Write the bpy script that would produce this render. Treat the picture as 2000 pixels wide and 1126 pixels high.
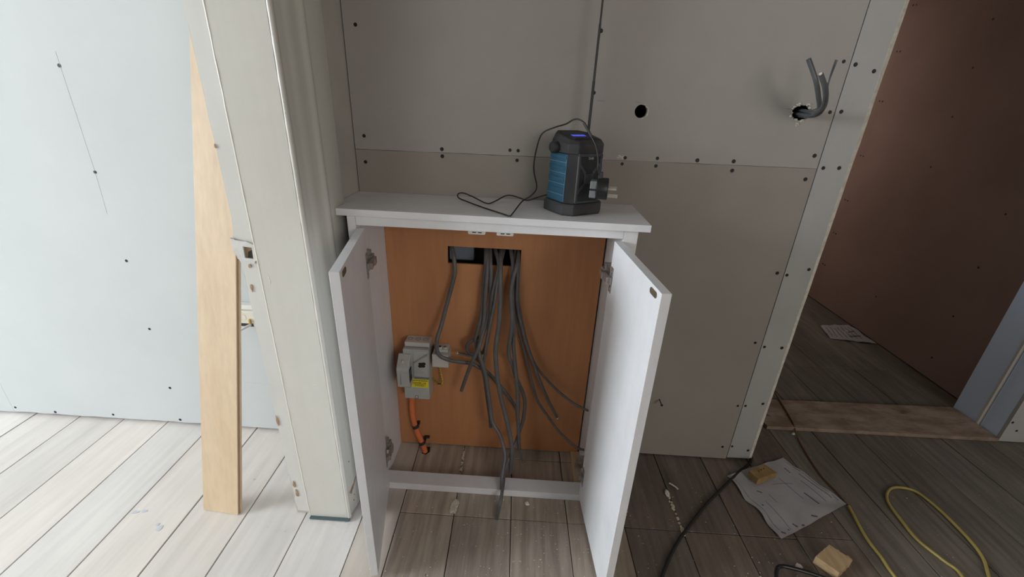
import bpy, math, random
from mathutils import Vector, Matrix, noise
random.seed(7)
for o in list(bpy.data.objects): bpy.data.objects.remove(o)
SC = bpy.context.scene
COL = SC.collection
# ------------------------------------------------------------------ camera
cd = bpy.data.cameras.new('camera'); cam = bpy.data.objects.new('camera', cd); COL.objects.link(cam)
cd.sensor_width = 36.0; cd.lens = 837.0 / 2000.0 * 36.0; cd.clip_start = 0.02
RX = Vector((0.99818168, 0.04471159, 0.04042524)); DN = Vector((0.05486891, -0.39633712, -0.91646401)); FW = Vector((-0.02495454, 0.91701568, -0.39806973))
m = Matrix((RX, -DN, -FW)).transposed().to_4x4(); m.translation = (0, 0, 1.2)
cam.matrix_world = m
SC.camera = cam
# ------------------------------------------------------------------ light
w = bpy.data.worlds.new('world'); SC.world = w; w.use_nodes = True
w.node_tree.nodes['Background'].inputs[0].default_value = (0.75, 0.87, 1, 1)
w.node_tree.nodes['Background'].inputs[1].default_value = 0.05
def area(name, loc, target, sx, sy, power, col):
    l = bpy.data.lights.new(name, 'AREA'); l.shape = 'RECTANGLE'; l.size = sx; l.size_y = sy; l.energy = power; l.color = col
    o = bpy.data.objects.new(name, l); COL.objects.link(o); o.location = loc
    o.rotation_euler = (Vector(target) - Vector(loc)).to_track_quat('-Z', 'Y').to_euler()
    return o
area('daylight_window_left_side', (-6.0, -0.75, 1.75), (0.2, 0.5, 0.8), 1.7, 1.25, 305, (0.86, 0.94, 1.0))
area('added_fill_left_back', (-2.3, -3.0, 1.5), (-1.0, 1.2, 0.8), 1.3, 1.4, 9, (0.92, 0.96, 1.0))  # added fill for the left wall and post; no window known there
area('daylight_window_behind', (2.0, -2.6, 1.7), (0.0, 1.0, 0.9), 1.3, 1.3, 35, (1.0, 0.94, 0.88))
area('daylight_hall', (1.25, 3.35, 1.3), (2.07, 3.3, 0.9), 0.5, 1.2, 4.2, (1.0, 0.85, 0.74))
SC.view_settings.view_transform = 'Standard'; SC.view_settings.look = 'None'
SC.view_settings.gamma = 1.0; SC.view_settings.use_curve_mapping = False
SC.view_settings.exposure = 0.0

# ------------------------------------------------------------------ materials
MATS = {}
def mat(name, c1, c2=None, rough=0.6, scale=8.0, stretch=(1, 1, 1), bump=0.0, metal=0.0, detail=6.0, lo=0.35, hi=0.65,
        spec=0.5, obcol=False, emit=None, spots=None, fine=None, coat=0.0):
    """noise-mottled principled material; spots=(colour, scale, threshold) adds stains, fine=(amount, scale, stretch) adds streaky grain"""
    if name in MATS: return MATS[name]
    M = bpy.data.materials.new(name); M.use_nodes = True; nt = M.node_tree; N = nt.nodes; L = nt.links
    b = N['Principled BSDF']; b.inputs['Roughness'].default_value = rough; b.inputs['Metallic'].default_value = metal
    b.inputs['Specular IOR Level'].default_value = spec
    if coat: b.inputs['Coat Weight'].default_value = coat
    tc = N.new('ShaderNodeTexCoord'); geo = N.new('ShaderNodeNewGeometry')
    def nz(s, st, det=detail):
        mp = N.new('ShaderNodeMapping'); mp.inputs['Scale'].default_value = st; L.new(geo.outputs['Position'], mp.inputs['Vector'])
        n = N.new('ShaderNodeTexNoise'); n.inputs['Scale'].default_value = s; n.inputs['Detail'].default_value = det; n.inputs['Roughness'].default_value = 0.6
        L.new(mp.outputs[0], n.inputs['Vector']); return n
    n = nz(scale, stretch)
    r = N.new('ShaderNodeValToRGB'); r.color_ramp.elements[0].position = lo; r.color_ramp.elements[1].position = hi
    r.color_ramp.elements[0].color = (*c1, 1); r.color_ramp.elements[1].color = (*(c2 or c1), 1)
    L.new(n.outputs['Fac'], r.inputs['Fac']); col = r.outputs['Color']
    def mixc(a, bcol, fac_socket, mode='MIX', fac=None):
        x = N.new('ShaderNodeMix'); x.data_type = 'RGBA'; x.blend_type = mode
        L.new(a, x.inputs['A'])
        if hasattr(bcol, 'links'): L.new(bcol, x.inputs['B'])
        else: x.inputs['B'].default_value = (*bcol, 1)
        if fac_socket is not None: L.new(fac_socket, x.inputs['Factor'])
        else: x.inputs['Factor'].default_value = fac
        return x.outputs['Result']
    if fine:
        f = nz(fine[1], fine[2], 8.0)
        rr = N.new('ShaderNodeValToRGB'); rr.color_ramp.elements[0].position = 0.35; rr.color_ramp.elements[1].position = 0.62
        d = 1 - fine[0]; rr.color_ramp.elements[0].color = (d, d, d, 1); rr.color_ramp.elements[1].color = (1, 1, 1, 1)
        L.new(f.outputs['Fac'], rr.inputs['Fac']); col = mixc(col, rr.outputs['Color'], None, 'MULTIPLY', 1.0)
    if obcol:
        oi = N.new('ShaderNodeObjectInfo'); col = mixc(col, oi.outputs['Color'], None, 'MULTIPLY', 1.0)
    for sp in (spots or []):
        s = nz(sp[1], sp[3] if len(sp) > 3 else (1, 1, 1), 4.0)
        rr = N.new('ShaderNodeValToRGB'); rr.color_ramp.elements[0].position = sp[2]; rr.color_ramp.elements[1].position = min(1, sp[2] + (sp[4] if len(sp) > 4 else 0.06))
        L.new(s.outputs['Fac'], rr.inputs['Fac']); col = mixc(col, sp[0], rr.outputs['Color'])
    L.new(col, b.inputs['Base Color'])
    if bump:
        bp = N.new('ShaderNodeBump'); bp.inputs['Strength'].default_value = bump; bp.inputs['Distance'].default_value = 0.003
        L.new((f if fine else n).outputs['Fac'], bp.inputs['Height']); L.new(bp.outputs[0], b.inputs['Normal'])
    if emit:
        b.inputs['Emission Color'].default_value = (*emit[0], 1); b.inputs['Emission Strength'].default_value = emit[1]
    MATS[name] = M; return M
GREYB = mat('grey_plasterboard', (0.335, 0.315, 0.29), (0.40, 0.38, 0.352), 0.85, 2.2, bump=0.04, lo=0.3, hi=0.75, spots=[((0.27, 0.25, 0.225), 5.0, 0.66, (1, 1, .35), .2)])
GREYS = mat('grey_plasterboard_strip', (0.36, 0.355, 0.345), (0.42, 0.415, 0.405), 0.85, 3.0, bump=0.04)
WHITEB = mat('pale_plasterboard', (0.485, 0.505, 0.505), (0.53, 0.55, 0.55), 0.8, 1.6, lo=0.3, hi=0.7, spots=[((0.45, 0.46, 0.455), 6.0, 0.70, (1, 1, .6), .12)])
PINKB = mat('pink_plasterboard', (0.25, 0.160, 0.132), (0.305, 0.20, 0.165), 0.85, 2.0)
GYPSUM = mat('gypsum_core', (0.50, 0.47, 0.41), (0.68, 0.65, 0.58), 0.95, 60, bump=0.5)
SCREW = mat('black_screw', (0.008, 0.008, 0.009), rough=0.55)
PLASTER = mat('plaster', (0.40, 0.375, 0.34), (0.48, 0.45, 0.41), 0.8, 5)
CEIL = mat('white_ceiling', (0.7, 0.7, 0.68), (0.76, 0.76, 0.74), 0.9, 3)
SHELLW = mat('room_wall', (0.52, 0.5, 0.47), (0.58, 0.56, 0.53), 0.9, 3)
CREAM = mat('cream_gloss_paint', (0.52, 0.50, 0.45), (0.57, 0.55, 0.50), 0.38, 3.5, (1, 1, .4), bump=0.05, lo=.3, hi=.7, spots=[((0.45, 0.40, 0.31), 9.0, 0.73, (1, 1, .7), .1)], fine=(.025, 90, (1, 1, .05)))
CREAM2 = mat('cream_gloss_paint_chipped', (0.52, 0.51, 0.475), (0.58, 0.57, 0.53), 0.42, 7, (1, 1, .5), bump=0.3, lo=.3, hi=.7, spots=[((0.30, 0.20, 0.13), 26.0, 0.735, (1, 1, .5), .03)])
RAWWOOD = mat('bare_old_wood', (0.16, 0.10, 0.06), (0.26, 0.17, 0.10), 0.8, 30, (1, 1, .2), bump=.4)
FLOOR = mat('worn_floorboard', (0.72, 0.70, 0.68), (1.1, 1.1, 1.1), 0.6, 5.0, (1.6, .4, 1), bump=.35, obcol=True, lo=.3, hi=.7,
            fine=(.36, 38, (1.4, .10, 1)), spots=[((0.10, 0.085, 0.07), 8.0, 0.70, (1, .5, 1), .12), ((0.07, 0.06, 0.05), 60.0, 0.70, (1, .3, 1), .06), ((0.40, 0.38, 0.35), 170.0, 0.665, (1, .5, 1), .06)])
FLOORW = mat('limewashed_floorboard', (0.86, 0.855, 0.85), (1, 1, 1), 0.6, 2.4, (1.5, .55, 1), bump=.15, obcol=True, lo=.3, hi=.7,
            fine=(.12, 26, (1.3, .08, 1)), spots=[((0.50, 0.49, 0.48), 4.5, 0.64, (1, .45, 1), .22), ((0.36, 0.32, 0.28), 20.0, 0.72, (1, .35, 1), .05)])
VOID = mat('subfloor_dark', (0.015, 0.012, 0.01), rough=0.9)
FILLER = mat('wood_filler', (0.50, 0.45, 0.35), (0.66, 0.61, 0.50), 0.9, 60, bump=.6)
WHITE = mat('white_melamine', (0.69, 0.69, 0.71), (0.73, 0.73, 0.75), 0.36, 14, (1, 1, 1), fine=(.03, 60, (1, 1, .06)))
WHITEX = mat('white_melamine_top', (0.69, 0.69, 0.71), (0.73, 0.73, 0.75), 0.40, 14, fine=(.04, 60, (.06, 1, 1)))
PLY = mat('orange_plywood', (0.44, 0.185, 0.075), (0.56, 0.262, 0.115), 0.55, 3.2, (1.2, 1, .35), bump=.05, lo=.3, hi=.72, fine=(.10, 60, (1, 1, .08)),
          spots=[((0.37, 0.16, 0.068), 5.0, 0.64, (.8, 1, .5), .2)])
PINE = mat('pale_timber', (0.45, 0.33, 0.20), (0.56, 0.43, 0.28), 0.7, 20, (1, .2, 1))
CABLE = mat('grey_cable_sheath', (0.088, 0.086, 0.085), (0.115, 0.112, 0.11), 0.42, 30)
CABLED = mat('dark_grey_cable_sheath', (0.075, 0.08, 0.085), (0.10, 0.105, 0.11), 0.4, 30)
CUTEND = mat('cut_cable_end', (0.65, 0.60, 0.52), rough=0.6)
STEEL = mat('steel', (0.34, 0.30, 0.28), (0.42, 0.38, 0.355), 0.35, 40, metal=.7)
BRASS = mat('bronze_plate', (0.20, 0.16, 0.11), (0.27, 0.22, 0.15), 0.45, 40, metal=.7)
WPLAS = mat('white_plastic', (0.70, 0.68, 0.64), rough=0.4)
CRPLAS = mat('cream_plastic', (0.66, 0.62, 0.52), rough=0.45)
GPLAS = mat('light_grey_plastic', (0.40, 0.41, 0.39), (0.44, 0.45, 0.43), 0.45, 20)
GPLAS2 = mat('pale_grey_plastic', (0.50, 0.49, 0.46), (0.55, 0.54, 0.51), 0.5, 20)
YELLOW = mat('yellow_label', (0.80, 0.66, 0.03), rough=0.5)
BLACK = mat('black_print', (0.012, 0.012, 0.012), rough=0.5)
ORANGE = mat('orange_conduit', (0.62, 0.15, 0.045), (0.70, 0.19, 0.06), 0.5, 20)
YELGRN = mat('yellow_sleeve', (0.62, 0.46, 0.05), rough=0.5)
GREENS = mat('green_stripe', (0.05, 0.12, 0.03), rough=0.5)
RUBBER = mat('black_rubber', (0.012, 0.012, 0.014), (0.026, 0.027, 0.03), 0.6, 25, bump=.1)
RUBBERD = mat('dusty_rubber', (0.022, 0.022, 0.024), (0.05, 0.05, 0.053), 0.7, 12)
GRILLE = mat('speaker_grille', (0.010, 0.011, 0.013), (0.018, 0.019, 0.022), 0.5, 200)
BLUE = mat('dusty_blue_plastic', (0.012, 0.068, 0.125), (0.022, 0.10, 0.17), 0.5, 9, (1, 1, .4))
DUST = mat('pale_dust', (0.20, 0.29, 0.34), rough=0.8)
SCREEN = mat('blue_screen', (0.02, 0.03, 0.2), rough=0.2, emit=((0.07, 0.10, 0.9), 0.7))
CHROME = mat('bright_pin', (0.85, 0.85, 0.83), rough=0.2, metal=.85)
PLUGB = mat('black_plug', (0.012, 0.012, 0.013), rough=0.4)
PLUGG = mat('plug_side_grey', (0.16, 0.165, 0.175), rough=0.4)
MAPLE = mat('maple_veneer', (0.56, 0.415, 0.27), (0.63, 0.48, 0.33), 0.5, 2.6, (5, 5, .45), lo=.3, hi=.7, fine=(.10, 16, (5, 5, .28)))
MAPLED = mat('maple_groove', (0.30, 0.16, 0.07), (0.38, 0.21, 0.10), 0.6, 10)
PAPER = mat('paper', (0.37, 0.357, 0.37), (0.42, 0.407, 0.42), 0.85, 9, spots=[((0.32, 0.305, 0.33), 26, 0.60, (1, .3, 1), .12)])
INK = mat('faded_ink', (0.12, 0.11, 0.14), rough=.9)
OFFCUT = mat('softwood_offcut', (0.44, 0.29, 0.15), (0.58, 0.41, 0.23), 0.8, 12, (3, 1, 3), fine=(.15, 70, (1, .2, 1)))
OFFCUT2 = mat('treated_offcut', (0.26, 0.165, 0.06), (0.36, 0.24, 0.10), 0.8, 12, (3, 1, 3), fine=(.15, 70, (.2, 1, 1)))
YCAB = mat('yellow_lead', (0.37, 0.29, 0.075), (0.44, 0.35, 0.10), 0.5, 20)
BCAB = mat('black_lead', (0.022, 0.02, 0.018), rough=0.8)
BLACKM = mat('black_metal_rod', (0.012, 0.012, 0.013), rough=0.3)
THRESH = mat('dusty_chipboard', (0.20, 0.135, 0.095), (0.34, 0.265, 0.215), 0.85, 9, (1, 2, 1), lo=.38, hi=.62, bump=.2, spots=[((0.14, 0.09, 0.06), 12, .62, (1, 2, 1), .1)])
JAMBB = mat('jamb_cool_light', (0.62, 0.73, 0.92), (0.66, 0.77, 0.95), 0.55, 4)  # cool daylight on the jamb put into its colour as blue
FOIL = mat('grey_insulation', (0.22, 0.25, 0.30), rough=0.6)

# ------------------------------------------------------------------ mesh helpers
WLOC = {}
class MB:
    def __init__(s): s.v = []; s.f = []
    def add(s, vs, fs):
        b = len(s.v); s.v += [Vector(v) for v in vs]; s.f += [tuple(i + b for i in f) for f in fs]; return s
    def box(s, x0, x1, y0, y1, z0, z1):
        return s.add([(x0,y0,z0),(x1,y0,z0),(x1,y1,z0),(x0,y1,z0),(x0,y0,z1),(x1,y0,z1),(x1,y1,z1),(x0,y1,z1)],
                     [(0,3,2,1),(4,5,6,7),(0,1,5,4),(1,2,6,5),(2,3,7,6),(3,0,4,7)])
    def hexa(s, b, t):      # bottom 4 (ccw from above), top 4
        return s.add(list(b) + list(t), [(0,3,2,1),(4,5,6,7),(0,1,5,4),(1,2,6,5),(2,3,7,6),(3,0,4,7)])
    def loft(s, rings, cap=True):
        n = len(rings[0]); vs = [p for r in rings for p in r]; fs = []
        for i in range(len(rings) - 1):
            for j in range(n):
                a = i*n + j; b2 = i*n + (j+1) % n; fs.append((a, b2, b2 + n, a + n))
        if cap: fs.append(tuple(reversed(range(n)))); fs.append(tuple(range((len(rings)-1)*n, len(rings)*n)))
        return s.add(vs, fs)
    def cyl(s, p0, p1, r0, r1=None, n=16):
        p0 = Vector(p0); p1 = Vector(p1); r1 = r0 if r1 is None else r1
        d = (p1 - p0).normalized(); u = d.orthogonal().normalized(); v = d.cross(u)
        R = lambda p, r: [p + (u*math.cos(2*math.pi*k/n) + v*math.sin(2*math.pi*k/n))*r for k in range(n)]
        return s.loft([R(p0, r0), R(p1, r1)])
    def lathe(s, c, axis, prof, n=16):   # prof: (distance along axis, radius)
        d = Vector(axis).normalized(); u = d.orthogonal().normalized(); v = d.cross(u); c = Vector(c)
        return s.loft([[c + d*h + (u*math.cos(2*math.pi*k/n) + v*math.sin(2*math.pi*k/n))*r for k in range(n)] for h, r in prof])
    def tube(s, pts, r, r2=None, n=8, sub=4, twist=0.0, side=(1, 0, 0)):
        P = [Vector(p) for p in pts]; Q = []
        for i in range(len(P) - 1):
            a = P[max(i-1, 0)]; b = P[i]; c = P[i+1]; d = P[min(i+2, len(P)-1)]
            for k in range(sub):
                t = k/sub; Q.append(0.5*((2*b) + (c-a)*t + (2*a-5*b+4*c-d)*t*t + (3*b-a-3*c+d)*t**3))
        Q.append(P[-1]); r2 = r2 or r
        T = [(Q[min(i+1, len(Q)-1)] - Q[max(i-1, 0)]).normalized() for i in range(len(Q))]
        u = Vector(side); rings = []
        for i, q in enumerate(Q):
            t = T[i]; u = u - t*u.dot(t)
            if u.length < 1e-4: u = t.orthogonal()
            u.normalize(); v = t.cross(u); a0 = twist*i/len(Q)
            uu = u*math.cos(a0) + v*math.sin(a0); vv = t.cross(uu)
            rings.append([q + uu*math.cos(2*math.pi*k/n)*r + vv*math.sin(2*math.pi*k/n)*r2 for k in range(n)])
        return s.loft(rings)
    def plate(s, outline, holes, t, xf):      # 2-D outline with holes, extruded 0..t along local z, then placed by xf
        cu = bpy.data.curves.new('tmp', 'CURVE'); cu.dimensions = '2D'; cu.fill_mode = 'BOTH'; cu.extrude = t/2
        for loop in [outline] + list(holes):
            sp = cu.splines.new('POLY'); sp.points.add(len(loop) - 1); sp.use_cyclic_u = True
            for p, q in zip(sp.points, loop): p.co = (q[0], q[1], 0, 1)
        ob = bpy.data.objects.new('tmp', cu); COL.objects.link(ob)
        me = bpy.data.meshes.new_from_object(ob.evaluated_get(bpy.context.evaluated_depsgraph_get()))
        vs = [xf @ (v.co + Vector((0, 0, t/2))) for v in me.vertices]; fs = [tuple(p.vertices) for p in me.polygons]
        bpy.data.objects.remove(ob); bpy.data.curves.remove(cu); bpy.data.meshes.remove(me)
        return s.add(vs, fs)
    def sphere(s, c, r, n=8, sq=(1, 1, 1), jit=0):
        c = Vector(c); rings = []
        for i in range(1, n//2 + 1):
            th = math.pi*i/(n//2 + 1)
            rings.append([c + Vector((math.sin(th)*math.cos(2*math.pi*k/n)*sq[0], math.sin(th)*math.sin(2*math.pi*k/n)*sq[1], math.cos(th)*sq[2]))*r*(1 + random.uniform(-jit, jit)) for k in range(n)])
        return s.loft(rings)
    def xform(s, M): s.v = [M @ v for v in s.v]; return s
    def obj(s, name, material, parent=None, bevel=0, smooth=False, origin=None, seg=2):
        me = bpy.data.meshes.new(name); 
        lo = Vector([min(v[i] for v in s.v) for i in range(3)]); hi = Vector([max(v[i] for v in s.v) for i in range(3)])
        o0 = Vector(origin) if origin else (Vector(((lo.x+hi.x)/2, (lo.y+hi.y)/2, lo.z)) if parent is None else (lo+hi)/2)
        me.from_pydata([v - o0 for v in s.v], [], s.f); me.update()
        import bmesh
        bm = bmesh.new(); bm.from_mesh(me); bmesh.ops.remove_doubles(bm, verts=bm.verts, dist=1e-6); bmesh.ops.recalc_face_normals(bm, faces=bm.faces); bm.to_mesh(me); bm.free()
        if smooth:
            for p in me.polygons: p.use_smooth = True
            try: me.set_sharp_from_angle(angle=math.radians(50))
            except Exception: pass
        o = bpy.data.objects.new(name, me); me.materials.append(material); COL.objects.link(o)
        if parent is not None: o.parent = parent; o.location = o0 - WLOC[parent]
        else: o.location = o0
        WLOC[o] = o0
        if bevel:
            b = o.modifiers.new('bevel', 'BEVEL'); b.width = bevel; b.segments = seg; b.limit_method = 'ANGLE'; b.angle_limit = math.radians(35)
        return o
def tag(o, label=None, cat=None, group=None, kind=None):
    if label: o['label'] = label
    if cat: o['category'] = cat
    if group: o['group'] = group
    if kind: o['kind'] = kind
    return o
def thing(name, label, cat, loc, group=None):
    o = bpy.data.objects.new(name, None); COL.objects.link(o); o.location = loc; o.empty_display_size = .05; WLOC[o] = Vector(loc)
    return tag(o, label, cat, group)
def struct(o, label=None): o['kind'] = 'structure'; o['label'] = label; return o
def sempty(name, loc, label): 
    o = bpy.data.objects.new(name, None); COL.objects.link(o); o.location = loc; WLOC[o] = Vector(loc); return struct(o, label)
XZ = lambda y: Matrix(((1,0,0,0),(0,0,1,y),(0,1,0,0),(0,0,0,1)))        # local (x, y, t) -> world (x, y0 + t, z)
def circle(cx, cy, r, n=24, jag=0): return [(cx + math.cos(2*math.pi*k/n)*r*(1+random.uniform(-jag, jag)), cy + math.sin(2*math.pi*k/n)*r*(1+random.uniform(-jag, jag))) for k in range(n)]
def text_mesh(body, size, M, depth=0.0002, align='CENTER', bold=0.0):
    cu = bpy.data.curves.new('tmp', 'FONT'); cu.body = body; cu.size = size; cu.extrude = depth; cu.align_x = align; cu.offset = bold
    ob = bpy.data.objects.new('tmp', cu); COL.objects.link(ob)
    me = bpy.data.meshes.new_from_object(ob.evaluated_get(bpy.context.evaluated_depsgraph_get()))
    mb = MB().add([M @ v.co for v in me.vertices], [tuple(p.vertices) for p in me.polygons])
    bpy.data.objects.remove(ob); bpy.data.curves.remove(cu); bpy.data.meshes.remove(me); return mb

W = 1.26          # face of the boarded wall behind the cabinet
# ------------------------------------------------------------------ room shell
def slab(name, label, m, *b): return struct(MB().box(*b).obj(name, m), label)
floor = slab('floor', 'old timber floor of wide worn boards', VOID, -6.4, 3.2, -3.2, 4.8, -0.06, -0.024)
slab('ceiling', 'white ceiling above the rooms', CEIL, -6.4, 3.2, -3.2, 4.8, 2.45, 2.5)
slab('wall_far_left', 'plain side wall of the bright room', SHELLW, -6.4, -6.3, -3.2, 1.4, 0, 2.45)
slab('wall_behind', 'plain wall behind the viewer', SHELLW, -6.4, 3.2, -3.2, -3.1, 0, 2.45)
slab('wall_far_right', 'plain side wall on the right', SHELLW, 3.1, 3.2, -3.1, 4.8, 0, 2.45)
slab('wall_hall_end', 'plain end wall of the dark hall', SHELLW, 0.3, 3.1, 4.7, 4.8, 0, 2.45)
slab('wall_hall_side', 'plain side wall of the dark hall', SHELLW, 0.2, 0.3, 1.38, 4.8, 0, 2.45)

# floorboards, each its own piece
EDGES = [-6.26 + .175*k for k in range(18)] + [-3.11, -2.93, -2.755, -2.58, -2.405, -2.23, -2.055, -1.88, -1.703, -1.526, -1.35, -1.174, -0.994, -0.8186, -0.6386, -0.463, -0.351, -0.18, 0, 0.1774, 0.3557, 0.5357, 0.711, 0.887, 1.063, 1.24, 1.4186, 1.595, 1.77, 1.95, 2.125, 2.30, 2.475, 2.65, 2.825, 2.99, 3.12]
SL = -0.03
def bx(x, y): return x + SL*(y - 1.03)
for i in range(len(EDGES) - 1):
    x0, x1 = EDGES[i], EDGES[i+1]
    if x0 < -0.66: cuts = [-3.0, 1.30]
    elif x0 < -0.36: cuts = [-3.0, 1.30]
    elif x0 < 0.86: cuts = [-3.0, 0.947, 1.197, 1.36] if -0.01 < x0 < 0.35 else [-3.0, 0.947, 1.30]
    else: cuts = [-3.0, 0.957 if 0.86 < x0 < 1.05 else (0.3 if i % 2 else -0.4), 1.96 if 1.4 < x0 < 1.95 else 2.6 + .3*(i % 3), 4.6]
    for a, b in zip(cuts[:-1], cuts[1:]):
        g = (0.0013 if x0 < -.45 else .0009) + random.uniform(0, .0009); h = random.uniform(-.0012, .0008)
        if a > -2.9 and b > 1.25 and x0 < .86: pass
        bot = [(bx(x0+g, a), a+.0012, -.022), (bx(x1-g, a), a+.0012, -.022), (bx(x1-g, b), b-.0012, -.022), (bx(x0+g, b), b-.0012, -.022)]
        top = [(p[0], p[1], h) for p in bot]
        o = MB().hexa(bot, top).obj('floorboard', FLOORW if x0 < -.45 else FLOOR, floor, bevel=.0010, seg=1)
        if x0 < -0.45: c = (0.76, 0.705, 0.66)  # pale from real whitening, partly from bright light put into the tone
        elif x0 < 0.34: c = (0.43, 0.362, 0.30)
        elif x0 < 0.9: c = (0.20, 0.162, 0.132)  # boards from here rightwards darkened in colour for the weaker light there
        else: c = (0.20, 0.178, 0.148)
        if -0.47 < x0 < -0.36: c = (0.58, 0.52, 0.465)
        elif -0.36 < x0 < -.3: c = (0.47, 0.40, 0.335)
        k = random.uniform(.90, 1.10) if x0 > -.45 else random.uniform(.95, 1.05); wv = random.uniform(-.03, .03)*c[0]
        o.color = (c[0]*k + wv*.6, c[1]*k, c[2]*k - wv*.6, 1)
# old blue paint smudges on the limewashed boards
BSM = mat('blue_paint_smudge', (0.46, 0.49, 0.60), (0.60, 0.60, 0.63), .7, 60)
for x, y, r in ((-1.150, .883, .011), (-1.125, .889, .008), (-1.037, .838, .012), (-1.052, .85, .007)):
    MB().plate([(x + math.cos(2*math.pi*k/11)*r*random.uniform(.5, 1.5), y + math.sin(2*math.pi*k/11)*r*random.uniform(.4, .9)) for k in range(11)], [], .0004, Matrix.Translation((0, 0, .0008))).obj('paint_smudge', BSM, floor)
# filler lumps in the board gaps
def lump(name, pts, wdt, h, parent, m=FILLER, n=26):
    mb = MB()
    for k in range(n):
        t = random.random()*(len(pts)-1); i = int(t); p = Vector(pts[i]).lerp(Vector(pts[i+1]), t-i)
        mb.sphere((p.x + random.uniform(-1, 1)*wdt, p.y, 0.0005), random.uniform(.5, 1)*wdt + .001, 6, (1, 1.4, h), .25)
    return mb.obj(name, m, parent)
lump('gap_filler', [(bx(-.18, 1.235), 1.235, 0), (bx(-.18, 1.095), 1.095, 0)], .003, .35, floor)
lump('gap_filler', [(-.179, 1.0, 0), (-.184, .955, 0)], .007, .3, floor, n=34)
lump('gap_filler', [(.528, 1.11, 0), (.536, 1.0, 0), (.54, .93, 0)], .004, .5, floor, n=30)

# --------- plasterboard screw (shared mesh)
_scr = {}
def screw(x, y, z, n, parent, r=0.0046):
    """black countersunk screw, n = outward wall normal; three-step dished head with a cross slot"""
    key = tuple(n)
    if key not in _scr:
        d = Vector(n); u = d.orthogonal().normalized(); v = d.cross(u)
        mb = MB().lathe((0, 0, 0), n, [(-.004, .0022), (.0001, .0052), (.0006, .0050), (.0002, .0034)], 12)
        for a, b2 in ((u, v), (v, u)):
            mb.hexa([a*-.0028 + b2*-.0006, a*.0028 + b2*-.0006, a*.0028 + b2*.0006, a*-.0028 + b2*.0006],
                    [a*-.0028 + b2*-.0006 + d*.0007, a*.0028 + b2*-.0006 + d*.0007, a*.0028 + b2*.0006 + d*.0007, a*-.0028 + b2*.0006 + d*.0007])
        me = bpy.data.meshes.new('screw'); me.from_pydata(mb.v, [], mb.f); me.materials.append(SCREW); _scr[key] = me
    o = bpy.data.objects.new('screw', _scr[key]); COL.objects.link(o); o.parent = parent; o.location = Vector((x, y, z)) - WLOC[parent]; WLOC[o] = Vector((x, y, z))
    s = random.uniform(.85, 1.1); o.scale = (s, s, s); return o

# --------- wall behind the cabinet
wb = struct(MB().box(-.50, .86, 1.36, 1.375, 0, 2.45).box(.845, .882, 1.2735, 1.36, 0, 2.45).box(-.50, -.46, 1.2735, 1.36, 0, 2.45).box(.33, .37, 1.2735, 1.36, 0, 1.17).obj('wall_back', VOID), 'stud wall behind the white cabinet')
SEAM = lambda x: 1.0594 + (x + .5)*.0044
J = lambda: random.uniform(-.0012, .0012)
xs = [-.4985 + i*(.7965 + .4985)/40 for i in range(41)]
def hole2(): 
    return [(.7115 + math.cos(a)*(.024*(1 + random.uniform(-.14, .14))), 1.2055 + math.sin(a)*(.020*(1 + random.uniform(-.14, .14)))) for a in [2*math.pi*k/26 for k in range(26)]]
H2 = hole2()
up = MB().plate([(x, SEAM(x) + .0004 + J()*.35) for x in xs] + [(.7968, 2.4), (-.4985, 2.4)], [circle(.2912, 1.1915, .0168, 28, .02), H2], .0125, XZ(W)).obj('plasterboard', GREYB, wb)
GREYL = mat('grey_plasterboard_lower', (0.275, 0.25, 0.222), (0.33, 0.302, 0.27), 0.85, 2.2, bump=0.04, lo=0.3, hi=0.75)  # warmer board; dim light low on the wall also put into its colour
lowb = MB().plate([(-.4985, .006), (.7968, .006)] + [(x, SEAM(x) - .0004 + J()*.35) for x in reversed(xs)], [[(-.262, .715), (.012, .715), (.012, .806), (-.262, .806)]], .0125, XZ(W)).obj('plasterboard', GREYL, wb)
zz = [.014 + k*.02 for k in range(120)]
wob = lambda z: .0016*noise.noise(Vector((0, 3, z*9))) + .0009*noise.noise(Vector((7, 1, z*34)))
ed = [(.8800 + wob(z), z) for z in zz]
strip = MB().plate([(.7992, .012)] + ed + [(.7992, 2.4)], [], .0125, XZ(W)).obj('plasterboard', GREYS, wb)
ge = MB()
ge.loft([[(.8796 + wob(z), W - .0004, z), (.8915 + wob(z + 5)*.8, W + .0035, z), (.8935 + wob(z + 5)*.8, W + .0125, z), (.8796, W + .0125, z)] for z in zz]).obj('gypsum_edge', GYPSUM, strip)
BW = [(-.4664,1.3663),(-.4702,1.0964),(-.4728,1.0251),(-.2501,1.0703),(-.2492,1.0509),(-.0572,1.0762),(-.0341,1.0759),(-.0358,1.0494),(.1618,1.3743),(.1604,1.2318),(.2664,1.0701),(.2602,1.0532),(.3557,1.0728),(.355,1.052),(.4663,1.0724),(.5661,1.0742),(.5679,1.0493),(.7797,1.0989),(.7744,1.0352),(.8133,1.0677),(.8559,1.0697),(.7798,1.3283),(.8111,1.3226),(.8618,1.3094),(.7846,1.2097),(.813,1.2121),(.7764,.753),(.8072,.748),(.8669,.7699),(.7746,.5063),(.8082,.4929),(.865,.4928),(.7813,.2498),(.8076,.2518),(.8647,.2651),(.7717,.061),(.8061,.0663),(.8679,.0517)]
for x, z in BW: screw(x, W, z, (0, -1, 0), strip if x > .7985 else (up if z > SEAM(x) else lowb))
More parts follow.
